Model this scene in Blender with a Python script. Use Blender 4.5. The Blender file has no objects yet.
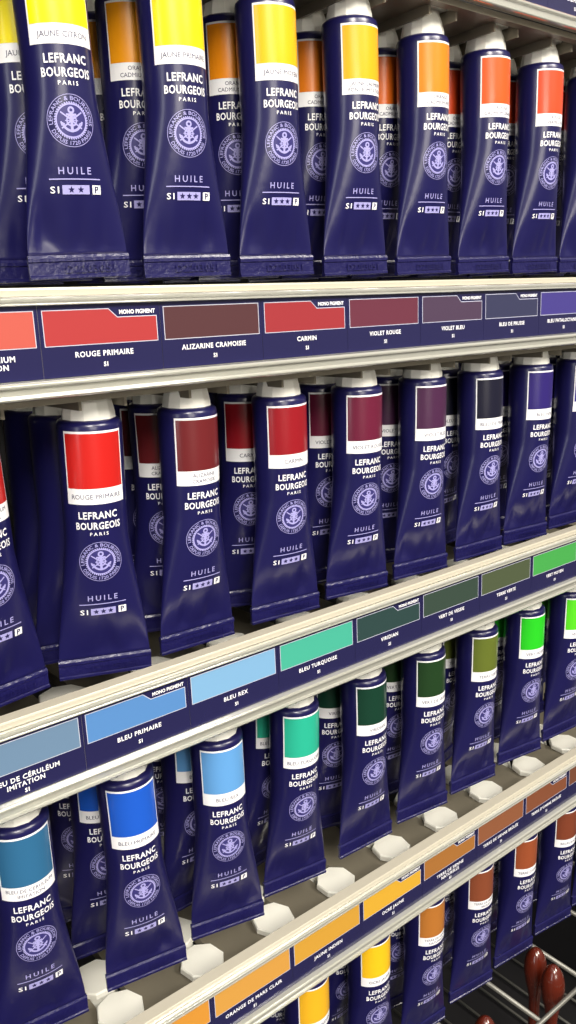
import bpy, numpy as np, math, random
from mathutils import Matrix, Vector, Euler
random.seed(4)
S=bpy.context.scene
try:
    S.view_settings.view_transform='Standard'
except Exception: pass
COL=bpy.context.collection
MM=0.001
# ---------------------------------------------------------------- materials
def lin(c): 
    return tuple((x/12.92 if x<=0.04045 else ((x+0.055)/1.055)**2.4) for x in [v/255 for v in c])+(1,)
def mat(name,rgb,rough=.4,metal=0,coat=0,bump=0,bscale=80,spec=.5,var=0,stretch=None,cr=.12,trans=0):
    m=bpy.data.materials.new(name);m.use_nodes=True;nt=m.node_tree;b=nt.nodes['Principled BSDF']
    c=lin(rgb);b.inputs['Base Color'].default_value=c
    b.inputs['Roughness'].default_value=rough;b.inputs['Metallic'].default_value=metal
    b.inputs['Coat Weight'].default_value=coat;b.inputs['Coat Roughness'].default_value=cr
    b.inputs['Specular IOR Level'].default_value=spec;b.inputs['Transmission Weight'].default_value=trans
    tc=nt.nodes.new('ShaderNodeTexCoord');src=tc.outputs['Object']
    if stretch:
        mp=nt.nodes.new('ShaderNodeMapping');mp.inputs['Scale'].default_value=stretch;nt.links.new(src,mp.inputs['Vector']);src=mp.outputs['Vector']
    if bump:
        n=nt.nodes.new('ShaderNodeTexNoise');n.inputs['Scale'].default_value=bscale;n.inputs['Detail'].default_value=3
        bp=nt.nodes.new('ShaderNodeBump');bp.inputs['Strength'].default_value=bump;bp.inputs['Distance'].default_value=.001
        nt.links.new(src,n.inputs['Vector']);nt.links.new(n.outputs['Fac'],bp.inputs['Height']);nt.links.new(bp.outputs[0],b.inputs['Normal'])
    if var:
        n2=nt.nodes.new('ShaderNodeTexNoise');n2.inputs['Scale'].default_value=25
        mx=nt.nodes.new('ShaderNodeMix');mx.data_type='RGBA'
        mx.inputs['A'].default_value=tuple(x*(1-var) for x in c[:3])+(1,);mx.inputs['B'].default_value=tuple(min(1,x*(1+var)) for x in c[:3])+(1,)
        nt.links.new(src,n2.inputs['Vector']);nt.links.new(n2.outputs['Fac'],mx.inputs['Factor']);nt.links.new(mx.outputs['Result'],b.inputs['Base Color'])
    return m
M_navy=mat('navy_tube',(24,22,74),.3,0,.4,bump=.3,bscale=60,cr=.2)
M_crimp=mat('navy_crimp',(24,22,74),.28,0,.4,bump=.5,bscale=420,cr=.16)
M_white=mat('white_print',(240,240,244),.35)
M_lilac=mat('lilac_print',(162,158,214),.35)
M_fill=mat('emblem_fill_print',(54,50,110),.35)
M_navyprint=mat('navy_print',(30,26,80),.35)
M_cap=mat('cap_plastic',(255,253,244),.36,var=.01)
M_deck=mat('deck_metal',(130,123,108),.38,.1,bump=.1,bscale=200,var=.08)
M_ledge=mat('ledge_metal',(190,184,168),.3,.15,var=.04,stretch=(.3,1,2))
M_rail=mat('rail_plastic',(200,200,190),.1,0,.8,bump=.04,bscale=40,stretch=(.15,1,2),trans=.55,cr=.1)
M_card=mat('card_navy',(33,32,72),.18,0,.9)
M_cline=mat('card_outline',(186,188,206),.4)
M_back=mat('rack_dark',(20,19,22),.6,var=.2)
M_wire=mat('wire_coated',(116,115,110),.4,.4,var=.03)
M_red=mat('lacquer_red',(88,30,18),.2,0,.7,var=.1)
M_ferr=mat('ferrule_metal',(190,185,175),.25,.9)
swm={}
def swmat(rgb):
    if rgb not in swm: swm[rgb]=mat('swatch_%d_%d_%d'%rgb,rgb,.3,0,.3)
    return swm[rgb]
# ---------------------------------------------------------------- mesh helpers
class MB:
    def __init__(s): s.v=[];s.f=[];s.m=[];s.mats=[];s.sm=[]
    def mi(s,m):
        if m not in s.mats: s.mats.append(m)
        return s.mats.index(m)
    def add(s,v,f,m,smooth=False):
        o=len(s.v);s.v+= [tuple(x) for x in v];i=s.mi(m)
        for q in f: s.f.append([a+o for a in q]);s.m.append(i);s.sm.append(smooth)
    def box(s,x0,x1,y0,y1,z0,z1,m):
        v=[(x,y,z) for x in(x0,x1) for y in(y0,y1) for z in(z0,z1)]
        s.add(v,[(0,1,3,2),(4,6,7,5),(0,4,5,1),(2,3,7,6),(0,2,6,4),(1,5,7,3)],m)
    def lathe(s,prof,m,n=32,smooth=True,cx=0,cy=0):
        v=[];f=[]
        for r,z in prof:
            for i in range(n):
                a=2*math.pi*(i+.5)/n;v.append((cx+r*math.cos(a),cy+r*math.sin(a),z))
        for j in range(len(prof)-1):
            for i in range(n):
                f.append((j*n+i,j*n+(i+1)%n,(j+1)*n+(i+1)%n,(j+1)*n+i))
        f.append(tuple(range(n))[::-1]);k=(len(prof)-1)*n;f.append(tuple(range(k,k+n)))
        s.add(v,f,m,smooth)
    def mesh(s,name):
        me=bpy.data.meshes.new(name);me.from_pydata([(a*MM,b*MM,c*MM) for a,b,c in s.v],[],s.f)
        for m in s.mats: me.materials.append(m)
        me.polygons.foreach_set('material_index',s.m);me.polygons.foreach_set('use_smooth',s.sm)
        me.update();return me
def obj(name,data,parent=None,loc=(0,0,0),label=None):
    o=bpy.data.objects.new(name,data);COL.objects.link(o);o.location=loc
    if parent: o.parent=parent
    if label: o['label']=label
    return o
def bevel(o,w,seg=2):
    b=o.modifiers.new('bevel','BEVEL');b.width=w*MM;b.segments=seg;b.limit_method='ANGLE'
_cache={}
def text2d(body,h,bold=.0,width=None,align='C',spacing=1.0):
    key=(body,bold,spacing)
    if key not in _cache:
        c=bpy.data.curves.new('txt','FONT');c.body=body;c.size=1;c.resolution_u=2;c.offset=bold;c.space_character=spacing
        o=bpy.data.objects.new('txt',c);COL.objects.link(o);dg=bpy.context.evaluated_depsgraph_get();dg.update()
        me=bpy.data.meshes.new_from_object(o.evaluated_get(dg))
        V=np.array([v.co[:2] for v in me.vertices]);F=[list(p.vertices) for p in me.polygons]
        bpy.data.objects.remove(o);bpy.data.curves.remove(c);bpy.data.meshes.remove(me)
        _cache[key]=(V,F)
    V,F=_cache[key];V=V.copy()
    V=V*(h/0.69)
    w=V[:,0].max()-V[:,0].min()
    V[:,0]-=V[:,0].min()
    if width: V[:,0]*=width/w;w=width
    if align=='C': V[:,0]-=w/2
    elif align=='R': V[:,0]-=w
    V[:,1]-=h/2
    return V,F
# ---------------------------------------------------------------- tube surface
Rt=13.2;LB=104.0;LT=112.0
PER=2*math.pi*Rt*.95
def aofb(b):
    lo,hi=Rt,PER/4+.5
    for _ in range(40):
        a=(lo+hi)/2;hh=((a-b)/(a+b))**2
        P_=math.pi*(a+b)*(1+3*hh/(10+math.sqrt(4-3*hh)))
        if P_<PER: lo=a
        else: hi=a
    return a
def section(v):
    t=min(max(v/LB,0),1)
    if t<.15: b=Rt
    else:
        s=(t-.15)/.85;b=Rt*(1-s**2.2);b=max(b,.7)
    return aofb(b) if b<Rt-.01 else Rt,b
_tab={}
def tab(v):
    k=round(v*4)
    if k not in _tab:
        a,b=section(k/4);ph=np.linspace(-math.pi/2,math.pi/2,121)
        ds=np.sqrt((a*np.cos(ph))**2+(b*np.sin(ph))**2);L=np.concatenate([[0],np.cumsum((ds[1:]+ds[:-1])/2*(ph[1]-ph[0]))]);L-=L[60]
        _tab[k]=(ph,L)
    return _tab[k]
def onsurf(u,v,off):
    ph,L=tab(v);a,b=section(v);p=float(np.interp(u,L,ph))
    x=a*math.sin(p);y=-b*math.cos(p);nx=math.sin(p)/a;ny=-math.cos(p)/b;n=math.hypot(nx,ny)
    return (x+nx/n*off,y+ny/n*off,-v)
def patch(mb,u0,u1,v0,v1,off,m,nu=16,nv=8):
    V=[];F=[]
    for j in range(nv+1):
        for i in range(nu+1): V.append(onsurf(u0+(u1-u0)*i/nu,v0+(v1-v0)*j/nv,off))
    for j in range(nv):
        for i in range(nu):
            a=j*(nu+1)+i;F.append((a,a+nu+1,a+nu+2,a+1))
    mb.add(V,F,m,True)
ES=[1.0]
def put(mb,V,F,u,v,off,m):
    k=ES[0];mb.add([onsurf(u+x*k,v-y*k,off) for x,y in V],F,m)
def tube_body(seed):
    rr=random.Random(seed)
    mb=MB();n=64
    V=[];F=[]
    rings=[(8.0,8.0,2.6),(11.4,11.4,2.2),(12.8,12.8,1.2),(Rt,Rt,0)]
    N=44
    for i in range(1,N+1):
        v=LB*i/N;a,b=section(v);rings.append((a,b,-v))
    cr=[(rr.uniform(-.9,.9),rr.uniform(.07,.16),rr.uniform(.4,1.0),rr.uniform(-.5,.5)) for _ in range(5)]
    dents=[(rr.uniform(-1,1),rr.uniform(86,98),rr.uniform(.25,.4),rr.uniform(4,8),rr.uniform(.2,.5)) for _ in range(3)]
    for a,b,z in rings:
        v=-z;w=max(0,min(1,(v-80)/14))*max(0,min(1,(104-v)/3))
        for i in range(n):
            p=2*math.pi*i/n;s,c=math.sin(p),math.cos(p);d=0
            if w>0:
                for q,wd,dp,sl in cr:
                    x=s-(q+sl*(104-v)/60);d-=dp*math.exp(-(x/wd)**2)*w
                for q,vv,wd,hv,dp in dents:
                    d-=dp*math.exp(-((s-q)/wd)**2-((v-vv)/hv)**2)*w
            yy=-b*c
            if b>.8: yy=-c*max(b+d,.35)
            V.append((a*s,yy,z))
    for j in range(len(rings)-1):
        for i in range(n): F.append((j*n+i,(j+1)*n+i,(j+1)*n+(i+1)%n,j*n+(i+1)%n))
    F.append(tuple(range(n)));k=(len(rings)-1)*n;F.append(tuple(range(k,k+n))[::-1])
    mb.add(V,F,M_navy,True);return mb.mesh('tube_body')
def crimp():
    mb=MB();a=section(LB)[0]+.4
    prof=[(103,.8),(104,1.25),(105.3,1.25),(105.7,.75),(110.4,.75),(110.8,1.3),(111.8,1.3),(112,.9)]
    V=[];F=[]
    for v,t in prof: V+=[(-a,-t,-v),(a,-t,-v),(a,t,-v),(-a,t,-v)]
    for j in range(len(prof)-1):
        for i in range(4): F.append((j*4+i,(j+1)*4+i,(j+1)*4+(i+1)%4,j*4+(i+1)%4))
    F.append((0,1,2,3));k=4*(len(prof)-1);F.append((k+3,k+2,k+1,k))
    mb.add(V,F,M_crimp)
    T,Fc=text2d('D2203051',3.0,.02,width=20)
    mb.add([(x+4,-1.4,-108.2+y) for x,y in T],Fc,M_crimp)
    return mb.mesh('crimped_end')
def cap():
    mb=MB()
    mb.lathe([(10.2,1.6),(10.9,2.3),(10.8,4.4),(9.8,9.0),(8.6,12.0),(8.2,14.2)],M_cap,12,False)
    mb.lathe([(8.2,14.0),(12.2,14.2),(12.8,14.7),(12.8,17.6),(12.1,18.4),(3,18.5)],M_cap,8,False)
    return mb.mesh('screw_cap')
def ringtext(mb,body,Rr,h,cv,m,off,up=True,arc=None):
    V,F=text2d(body,h,.008)
    w=V[:,0].max()-V[:,0].min()
    if arc: V[:,0]*=arc*Rr/w
    out=[]
    for x,y in V:
        th=x/Rr
        if up: out.append(((Rr+y)*math.sin(th),(Rr+y)*math.cos(th)))
        else: out.append(((Rr-y)*math.sin(th),-(Rr-y)*math.cos(th)))
    put(mb,out,F,0,cv,off,m)
def annulus(mb,r0,r1,cv,m,off,n=40,a0=0,a1=2*math.pi,cy=0,k=1):
    V=[];F=[]
    for q in range(k):
        ra=r0+(r1-r0)*q/k;rb=r0+(r1-r0)*(q+1)/k;o=len(V)
        for i in range(n+1):
            a=a0+(a1-a0)*i/n
            V+=[(ra*math.cos(a),cy+ra*math.sin(a)),(rb*math.cos(a),cy+rb*math.sin(a))]
        for i in range(n): F.append((o+2*i,o+2*i+1,o+2*i+3,o+2*i+2))
    put(mb,V,F,0,cv,off,m)
def seg2(x0,y0,x1,y1,w):
    dx,dy=x1-x0,y1-y0;l=math.hypot(dx,dy);nx,ny=-dy/l*w/2,dx/l*w/2
    V=[];F=[];N=4
    for i in range(N+1):
        t=i/N;V+=[(x0+dx*t+nx,y0+dy*t+ny),(x0+dx*t-nx,y0+dy*t-ny)]
    for i in range(N): F.append((2*i,2*i+1,2*i+3,2*i+2))
    return V,F
def lettering(stars):
    mb=MB();o=.22
    def T(b,h,v,w,m,u=0,bold=.02,al='C',sp=1.0):
        V,F=text2d(b,h,bold,w,al,sp);put(mb,V,F,u,v,o,m)
    T('LEFRANC',2.9,36.0,16.0,M_white,bold=.022,sp=1.1);T('BOURGEOIS',2.9,40.5,18.6,M_white,bold=.022,sp=1.1);T('PARIS',1.4,44.0,7.4,M_white,sp=1.5,bold=.01)
    cv=56.4;ES[0]=1.0
    ringtext(mb,'LEFRANC & BOURGEOIS',7.5,1.35,cv,M_lilac,o,True,arc=3.5)
    ringtext(mb,'DEPUIS 1720 PARIS',7.5,1.35,cv,M_lilac,o,False,arc=2.3)
    annulus(mb,8.65,8.85,cv,M_lilac,o,48)
    annulus(mb,.02,5.5,cv,M_fill,o-.05,40,k=3)
    annulus(mb,5.3,5.75,cv,M_lilac,o,44)
    for i in range(44):
        a=2*math.pi*i/44;b2=a+.09
        V,F=seg2(5.5*math.cos(a),5.5*math.sin(a),6.3*math.cos(b2),6.3*math.sin(b2),.5);put(mb,V,F,0,cv,o,M_lilac)
    for s in [(0,-3.9,0,3.0,1.0),(-1.9,2.0,1.9,2.0,.7),(-3.9,2.9,3.7,-2.6,.5),(3.9,2.9,-3.7,-2.6,.5),(-1.3,1.0,1.3,1.0,.35),(-3.5,-1.7,-3.9,-.3,.6),(3.5,-1.7,3.9,-.3,.6),(-3.9,-.6,-2.6,-1.2,.45),(3.9,-.6,2.6,-1.2,.45),(-2.4,.0,2.4,.0,.3),(-1.6,-1.4,1.6,-1.4,.3)]:
        V,F=seg2(*s);put(mb,V,F,0,cv,o+.03,M_lilac)
    annulus(mb,.55,1.25,cv,M_lilac,o+.03,16,cy=3.5)
    annulus(mb,3.0,3.85,cv,M_lilac,o+.03,24,math.pi*1.12,math.pi*1.88)
    annulus(mb,1.5,2.0,cv,M_lilac,o+.04,24)
    V,F=text2d('HUILE',2.4,.012,12.4,'C',1.5);put(mb,V,F,0,73.2,o,M_lilac)
    patch(mb,-9.8,9.8,75.9,76.3,o,M_lilac,12,1)
    T('S1',2.3,79.8,3.2,M_white,u=-9.6,al='L',bold=.012)
    patch(mb,-5.2,5.2,78.2,81.4,o,M_lilac,8,2)
    for cx in ((-3,0,3) if stars==3 else (-1.8,1.8)):
        Pp=[]
        for i in range(10):
            r=1.3 if i%2==0 else .54;a=math.pi/2+i*math.pi/5;Pp.append((r*math.cos(a),r*math.sin(a)))
        Pp.append((0,0));F=[(i,(i+1)%10,10) for i in range(10)]
        put(mb,Pp,F,cx,79.8,o+.08,M_navyprint)
    patch(mb,6.4,9.8,78.2,81.4,o,M_white,3,2)
    V,F=text2d('P',2.3,.02);put(mb,V,F,8.1,79.8,o+.1,M_navyprint)
    return mb.mesh('printed_lettering')
def colour_label(rgb,name):
    mb=MB();patch(mb,-12.8,12.8,1.6,31.4,.1,M_white,20,14);patch(mb,-12.1,12.1,2.5,24.8,.19,swmat(rgb),18,10)
    lines=name.split('\n')
    for i,l in enumerate(lines):
        h=1.9 if len(lines)==1 else 1.6
        v=28.2 if len(lines)==1 else 26.9+i*2.6
        V,F=text2d(l,h,.0);w=V[:,0].max()-V[:,0].min()
        if w>21: V[:,0]*=21/w
        put(mb,V,F,0,v,.19,M_navyprint)
    return mb.mesh('colour_label')
ME_bodies=[tube_body(i) for i in range(7)];ME_crimp=crimp();ME_cap=cap();ME_let={3:lettering(3),2:lettering(2)}
# ---------------------------------------------------------------- data
P=50.0
SH={0:170.0,1:0.0,2:-158.0,3:-325.0}
rows=[
(0,0,[((247,228,10),'JAUNE CITRON','lemon yellow'),((250,210,6),'JAUNE PRIMAIRE','primary yellow'),((246,176,8),'JAUNE MOYEN','golden yellow'),((242,164,12),'JAUNE CADMIUM\nFONCÉ IMITATION','amber yellow'),((238,124,18),'ORANGE\nCADMIUM IMIT.','orange'),((222,84,28),'ROUGE\nCADMIUM ORANGE','red-orange'),((214,70,34),'ROUGE\nVERMILLON','vermilion'),((200,44,34),'ROUGE CADMIUM','red'),((190,30,30),'ROUGE VIF','bright red')]),
(1,-1,[((176,32,28),'ROUGE CADMIUM\nIMITATION','red'),((188,30,26),'ROUGE PRIMAIRE','primary red'),((100,30,34),'ALIZARINE\nCRAMOISIE','dark crimson'),((140,22,32),'CARMIN','carmine'),((98,26,52),'VIOLET ROUGE','purple red'),((68,34,66),'VIOLET BLEU','dusky violet'),((24,24,42),'BLEU DE PRUSSE','near-black blue'),((44,32,104),'BLEU HOX','violet-blue'),((40,34,140),'BLEU PHTALO','deep blue'),((36,40,140),'BLEU COBALT','cobalt blue')]),
(2,-1,[((44,98,138),'BLEU DE CÉRULÉUM\nIMITATION','grey-blue'),((28,84,190),'BLEU PRIMAIRE','primary blue'),((92,150,208),'BLEU REX','sky blue'),((40,168,140),'BLEU TURQUOISE','turquoise'),((18,56,42),'VIRIDIAN','dark green'),((30,58,30),'VERT DE VESSIE','sap green'),((92,104,40),'TERRE VERTE','olive green'),((40,190,36),'VERT MOYEN','bright green'),((84,205,36),'VERT JAUNE','yellow-green'),((120,210,50),'VERT CLAIR','light green')]),
(3,-1,[((240,190,60),'JAUNE DE NAPLES','pale yellow'),((236,170,40),'JAUNE DE MARS','mars yellow'),((230,140,40),'ORANGE DE MARS','mars orange'),((224,170,36),'JAUNE INDIEN','golden yellow'),((236,186,30),'OCRE JAUNE','ochre yellow'),((172,108,46),'TERRE DE SIENNE\nNATURELLE','ochre brown'),((128,68,44),'TERRE DE SIENNE\nBRÛLÉE','burnt brown'),((146,74,44),'TERRE D\'OMBRE','reddish brown'),((120,60,40),'BRUN ROUGE','warm brown'),((104,56,40),'BRUN VAN DYCK','dark brown'),((84,48,36),'OMBRE BRÛLÉE','umber')]),
]
grp={0:'paint tubes in the yellow to red tier',1:'paint tubes in the red to violet tier',2:'paint tubes in the blue to green tier',3:'paint tubes in the ochre to brown tier'}
pos={0:'first in its slot',1:'second in its slot',2:'third in its slot'}
dy=[23,51.5,80]
lean={} # (shelf,lane): (rx,ry,rz,dx)
lean[(0,0)]=(1,-1.4,-10,.5);lean[(0,1)]=(1,-.8,-9,1.8);lean[(0,2)]=(1,-1,-6,.5);lean[(0,3)]=(1,-1.2,-5,.5)
lean[(0,4)]=(1,-1.2,-3,1);lean[(0,5)]=(1,-1.2,-6,1);lean[(0,6)]=(1,-1,-5,.5)
lean[(1,-1)]=(3,-3,4,-2);lean[(1,0)]=(2,1.4,-20,0);lean[(1,1)]=(2,.2,-2,-3.0);lean[(1,2)]=(2,-.5,-8,-1.2);lean[(1,3)]=(2,0,-10,0)
lean[(2,0)]=(1,-1.2,-12,.5);lean[(2,-1)]=(2,-.5,-8,0);lean[(2,1)]=(1,-.3,-14,.5);lean[(2,2)]=(2,1.0,-8,0);lean[(2,3)]=(1.5,-1,-4,0)
for si,k0,lst in rows:
    zs=SH[si]-46+(1.2 if si==1 else 0)
    for j,(rgb,name,word) in enumerate(lst):
        k=k0+j;me_l=colour_label(rgb,name);me_b=me_l;wb=word
        if si==0 and k>=1:
            rb={1:(232,150,16),2:(236,140,16),3:(222,120,20),4:(226,104,20),5:(214,70,26)}.get(k)
            if rb: me_b=colour_label(rb,'ORANGE\nCADMIUM IMIT.');wb='orange'
        for d in range(3):
            e=bpy.data.objects.new('paint_tube',None);COL.objects.link(e);e.empty_display_size=.01
            rx,ry,rz,dx=lean.get((si,k),(random.uniform(.5,1.8),random.uniform(-.8,.4),random.uniform(-10,-2),0)) if d==0 else (random.uniform(.5,2),random.uniform(-1,1),random.uniform(-26,14),random.uniform(-1.5,0))
            if si==1 and ((d==1 and k==0) or (d==2 and k in(0,2))): rz=180+random.uniform(-15,15);rx=-rx
            if si==1 and d==1 and k in(1,2): rz=-24;dx=-2
            e.location=((k*P+25+dx)*MM,dy[d]*MM,zs*MM)
            e.rotation_euler=(math.radians(rx),math.radians(ry),math.radians(rz))
            e['label']='navy oil paint tube with %s swatch, %s'%(word if d==0 else wb,pos[d])
            e['category']='paint tube';e['group']=grp[si]
            obj('tube_body',random.choice(ME_bodies),e);obj('crimped_end',ME_crimp,e)
            obj('screw_cap',ME_cap,e,label='white plastic screw cap with octagonal flange')
            obj('colour_label',me_l if d==0 else me_b,e,label='%s swatch over white name band'%(word if d==0 else wb))
            obj('printed_lettering',ME_let[2 if (si,k) in((0,0),) else 3],e)
# ---------------------------------------------------------------- label cards
cards={
0:(2,[((210,180,50),'JAUNE PRIMAIRE',1),((214,160,50),'JAUNE MOYEN',0),((214,140,50),'JAUNE CADMIUM',0),((206,120,56),'ORANGE CADMIUM',1),((196,96,60),'ROUGE CADMIUM ORANGE',1),((190,80,60),'ROUGE VERMILLON',0),((180,70,60),'ROUGE CADMIUM',0),((170,60,60),'ROUGE VIF',0)]),
1:(-1,[((178,82,72),'ROUGE DE CADMIUM\nCLAIR IMITATION',0),((158,52,54),'ROUGE PRIMAIRE',1),((76,46,50),'ALIZARINE CRAMOISIE',0),((142,46,52),'CARMIN',1),((94,44,60),'VIOLET ROUGE',0),((70,54,76),'VIOLET BLEU',1),((50,52,80),'BLEU DE PRUSSE',1),((62,54,124),'BLEU PHTALOCYANINE',0),((56,64,150),'BLEU COBALT',0)]),
2:(-1,[((96,122,150),'BLEU DE CÉRULÉUM\nIMITATION',0),((78,124,180),'BLEU PRIMAIRE',1),((114,158,196),'BLEU REX',0),((64,160,138),'BLEU TURQUOISE',0),((40,62,62),'VIRIDIAN',1),((50,66,58),'VERT DE VESSIE',0),((70,80,58),'TERRE VERTE',0),((64,150,72),'VERT MOYEN',0),((104,180,80),'VERT JAUNE',0)]),
3:(-1,[((196,152,60),'JAUNE DE NAPLES',0),((196,134,52),'JAUNE DE MARS',0),((194,142,66),'ORANGE DE MARS CLAIR',0),((192,144,54),'JAUNE INDIEN',0),((202,156,50),'OCRE JAUNE',1),((154,102,50),'TERRE DE SIENNE\nNATURELLE',1),((132,82,56),'TERRE DE SIENNE BRÛLÉE',0),((122,72,50),'TERRE D\'OMBRE BRÛLÉE',1),((108,66,48),'BRUN ROUGE',1),((92,54,44),'BRUN VAN DYCK',0)])}
X0,X1=-110,560
def card(rgb,name,mono):
    mb=MB()
    def quad(pts,yy,m): mb.add([(a,yy,b) for a,b in pts],[tuple(range(len(pts)))],m)
    mb.box(-1.4,48.4,-.05,.25,-24.2,1.7,M_card)
    if mono:
        sh=[(0,-13),(47,-13),(47,-3.2),(30,-3.2),(26.5,0),(0,0)]
        si=[(.3,-12.7),(46.7,-12.7),(46.7,-3.5),(29.9,-3.5),(26.4,-.3),(.3,-.3)]
        V,F=text2d('MONO PIGMENT',1.5,.03);w=15.5
        V[:,0]*=w/(V[:,0].max()-V[:,0].min());mb.add([(38.6+a,-.16,-1.5+b) for a,b in V],F,M_white)
    else:
        sh=[(0,-13),(47,-13),(47,0),(0,0)];si=[(.3,-12.7),(46.7,-12.7),(46.7,-.3),(.3,-.3)]
    quad(sh,-.1,M_cline);quad(si,-.14,swmat(rgb))
    L=name.split('\n') if name else []
    for i,l in enumerate(L):
        V,F=text2d(l,1.95,.02,spacing=1.12);w=V[:,0].max()-V[:,0].min()
        if w>40: V[:,0]*=40/w
        mb.add([(23.5+a,-.16,-16.3-2.8*i+b) for a,b in V],F,M_white)
    V,F=text2d('S1',1.6,.03);zz=-20.4 if len(L)<2 else -22.2
    mb.add([(23.5+a,-.16,zz+b) for a,b in V],F,M_white)
    return mb.mesh('label_card')
def extr(mb,prof,x0,x1,m,smooth=False):
    n=len(prof);V=[(x0,a,b) for a,b in prof]+[(x1,a,b) for a,b in prof]
    F=[(i,i+n,(i+1)%n+n,(i+1)%n) for i in range(n)]+[tuple(range(n)),tuple(range(n,2*n))[::-1]]
    mb.add(V,F,m,smooth)
shelfword={0:'yellow and orange labels',1:'red and violet labels',2:'blue and green labels',3:'ochre and brown labels'}
for si,z in SH.items():
    e=bpy.data.objects.new('display_shelf',None);COL.objects.link(e);e.location=(0,0,z*MM)
    e['label']='grey slotted metal shelf with rail of '+shelfword[si];e['category']='shelf';e['group']='slotted display shelves'
    mb=MB()
    mb.box(X0,X1,3.2,8.5,-34,-31,M_deck)
    for k in range(-2,12):
        c=k*P
        mb.box(c-15.8,c+15.8,8.5,205,-33.4,-32,M_deck)
        for s in(-1,1):
            mb.box(c+s*15.2-.6,c+s*15.2+.6,8.5,205,-38,-33.4,M_deck)
    mb.box(X0,X1,200,210,-42,-20,M_deck)
    d=obj('shelf_deck',mb.mesh('shelf_deck'),e)
    mb=MB()
    extr(mb,[(7,8),(.5,8),(.2,7.2),(.2,5.0),(1.6,5.0),(1.6,-30.5),(3.2,-30.5),(3.2,7.2),(7,7.2)],X0,X1,M_ledge)
    extr(mb,[(.2,4.8),(-1.6,4.8),(-2.4,4.2),(-2.4,3.2),(-1.6,2.8),(-2.0,2.2),(-2.0,1.8),(0.4,1.8),(0.4,-24.4),(-2.2,-24.8),(-2.8,-25.6),(-2.8,-26.4),(-1.4,-26.8),(-1.4,-29.4),(-2.4,-29.8),(-2.6,-30.4),(-2.2,-31),(-1.6,-31.2),(1.4,-31.2),(1.4,4.8)],X0,X1,M_rail)
    r=obj('label_rail',mb.mesh('label_rail'),e,label='clear grey plastic label rail under metal ledge')
    bevel(r,.2)
    k0,cl=cards[si]
    for j,(rgb,nm,mono) in enumerate(cl):
        obj('label_card',card(rgb,nm,mono),r,loc=((k0+j)*P*MM,0.1*MM,0))
# rack
e=bpy.data.objects.new('display_rack',None);COL.objects.link(e);e['label']='dark metal display rack carrying the shelves';e['category']='display rack'
mb=MB();mb.box(X0-10,X1+10,210,216,-710,330,M_back);obj('back_panel',mb.mesh('back_panel'),e)
mb=MB();mb.box(X0,X1,-60,210,-710,-702,M_back);obj('added_base_panel',mb.mesh('added_base_panel'),e)  # dark base added to stop light passing up through the basket
for x in(X0-6,X1):
    mb=MB();mb.box(x,x+6,5,210,-710,330,M_back);obj('side_panel',mb.mesh('side_panel'),e)
# wire basket
e=bpy.data.objects.new('wire_basket',None);COL.objects.link(e);e['label']='grey coated wire basket below the lowest tubes';e['category']='wire basket'
def rod(mb,a,b,r,m,n=10):
    a=Vector(a);b=Vector(b);d=(b-a).normalized();q=d.to_track_quat('Z','Y').to_matrix();V=[]
    for pnt in(a,b):
        for i in range(n):
            t=2*math.pi*i/n;V.append(pnt+q@Vector((r*math.cos(t),r*math.sin(t),0)))
    mb.add(V,[(i,(i+1)%n,n+(i+1)%n,n+i) for i in range(n)]+[tuple(range(n))[::-1],tuple(range(n,2*n))],m,True)
mb=MB()
for k in range(0,13):
    x=206+k*29
    rod(mb,(x,-2,-698),(x,205,-698),1.3,M_wire)
    if k%2==0: rod(mb,(x,-2,-698),(x,-2,-518),1.6,M_wire)
for z in(-518,-555,-600,-650): rod(mb,(200,-3.2,z),(556,-3.2,z),1.8,M_wire)
for k in range(0,7):
    rod(mb,(206+k*58,-2,-518),(206+k*58,205,-518),1.8,M_wire)
obj('wire_grid',mb.mesh('wire_grid'),e)
def handle():
    mb=MB();mb.lathe([(1.5,-74),(3.4,-66),(4.2,-45),(4.4,0),(5.4,10),(7.8,20),(9.2,30),(8.8,37),(7.4,43),(5.0,47.5),(2.4,50),(.8,50.6)],M_red,24);return mb.mesh('handle')
def ferr():
    mb=MB();mb.lathe([(3.2,-144),(3.6,-78),(2.6,-70)],M_ferr,20);return mb.mesh('ferrule')
MH,MF=handle(),ferr()
for (x,y,z,rx,ry) in [(359,12,-552,0,0),(368,34,-556,0,0),(281,16,-552,0,1)]:
    e=bpy.data.objects.new('paint_brush',None);COL.objects.link(e);e.location=(x*MM,y*MM,z*MM);e.rotation_euler=(math.radians(rx),math.radians(ry),0)
    e['label']='brush with red-brown lacquered handle standing in wire basket';e['category']='paint brush';e['group']='brush handles in the wire basket'
    obj('brush_handle',MH,e);obj('ferrule',MF,e)
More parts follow.
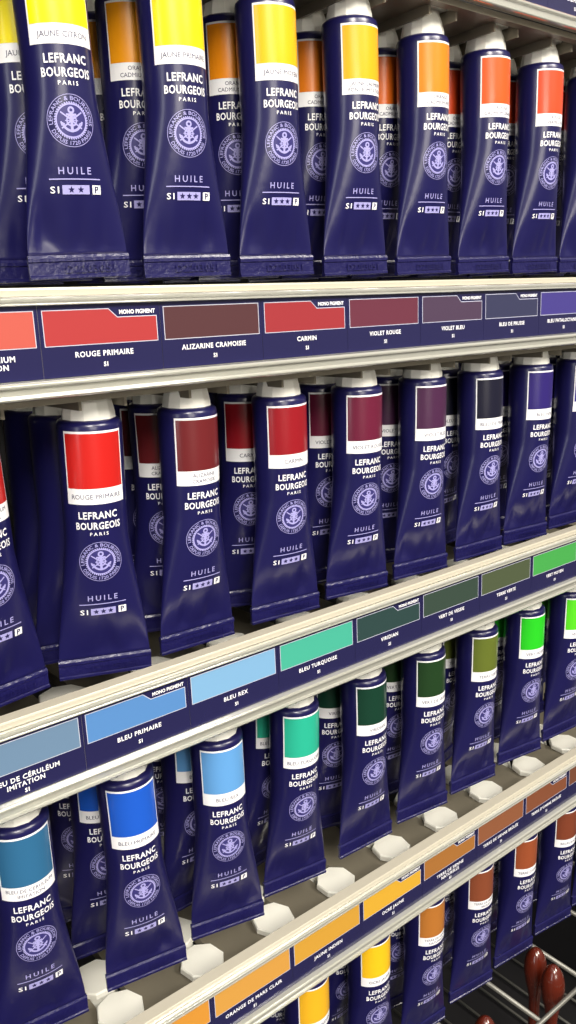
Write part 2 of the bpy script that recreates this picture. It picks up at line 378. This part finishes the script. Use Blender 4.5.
# ---------------------------------------------------------------- light
w=bpy.data.worlds.new('world');S.world=w;w.use_nodes=True;nt=w.node_tree
bg=nt.nodes['Background'];bg.inputs[1].default_value=1
tc=nt.nodes.new('ShaderNodeTexCoord');sx=nt.nodes.new('ShaderNodeSeparateXYZ');mr=nt.nodes.new('ShaderNodeMapRange');cr=nt.nodes.new('ShaderNodeValToRGB')
mr.inputs['From Min'].default_value=-1;mr.inputs['From Max'].default_value=1
nt.links.new(tc.outputs['Generated'],sx.inputs[0]);nt.links.new(sx.outputs['Z'],mr.inputs['Value']);nt.links.new(mr.outputs[0],cr.inputs[0]);nt.links.new(cr.outputs[0],bg.inputs[0])
el=cr.color_ramp.elements
el[0].position=.3;el[0].color=(.06,.052,.044,1)
el[1].position=1;el[1].color=(.42,.39,.34,1)
x_=el.new(.48);x_.color=(.13,.12,.105,1);x_=el.new(.6);x_.color=(.36,.335,.295,1)
def area(name,loc,tgt,sx,sy,pw,col=(1,.94,.83)):
    l=bpy.data.lights.new(name,'AREA');l.shape='RECTANGLE';l.size=sx;l.size_y=sy;l.energy=pw;l.color=col
    o=bpy.data.objects.new(name,l);COL.objects.link(o);o.location=loc;o.rotation_euler=(Vector(tgt)-Vector(loc)).to_track_quat('-Z','Y').to_euler();return o
area('ceiling_lamp',(-.6,-1.5,1.15),(.1,0,-.15),.6,.8,48)
area('ceiling_lamp',(.9,-1.5,1.2),(.2,0,-.15),.6,.8,34)
area('ceiling_lamp',(.5,-1.9,1.35),(.2,0,-.3),.8,.4,18)
area('ceiling_lamp',(-.9,-.7,1.3),(.2,0,-.2),.3,.9,6)
area('low_front_fill',(-.5,-2.3,.2),(.1,0,-.1),1.0,.6,14)  # added soft fill from low in front, brightens caps and rear tubes
area('side_highlight_softbox',(-2.6,-1.0,.3),(.1,0,-.1),.4,1.8,10,(.96,.97,1))  # added tall softbox for vertical highlights on the tubes' left sides
# ---------------------------------------------------------------- camera
yaw,pit,roll=.6693,-.239,-.0425
F_=Vector((math.sin(yaw)*math.cos(pit),math.cos(yaw)*math.cos(pit),math.sin(pit)))
r=Vector((math.cos(yaw),-math.sin(yaw),0));u=r.cross(F_)
r2=r*math.cos(roll)+u*math.sin(roll);u2=-r*math.sin(roll)+u*math.cos(roll)
cam=bpy.data.cameras.new('camera');co=bpy.data.objects.new('camera',cam);COL.objects.link(co)
co.matrix_world=Matrix(((r2.x,u2.x,-F_.x,-.1244),(r2.y,u2.y,-F_.y,-.2943),(r2.z,u2.z,-F_.z,-.0027),(0,0,0,1)))
cam.sensor_fit='VERTICAL';cam.sensor_height=36;cam.sensor_width=36;cam.lens=36*836.8/1024;cam.clip_start=.01
S.camera=co
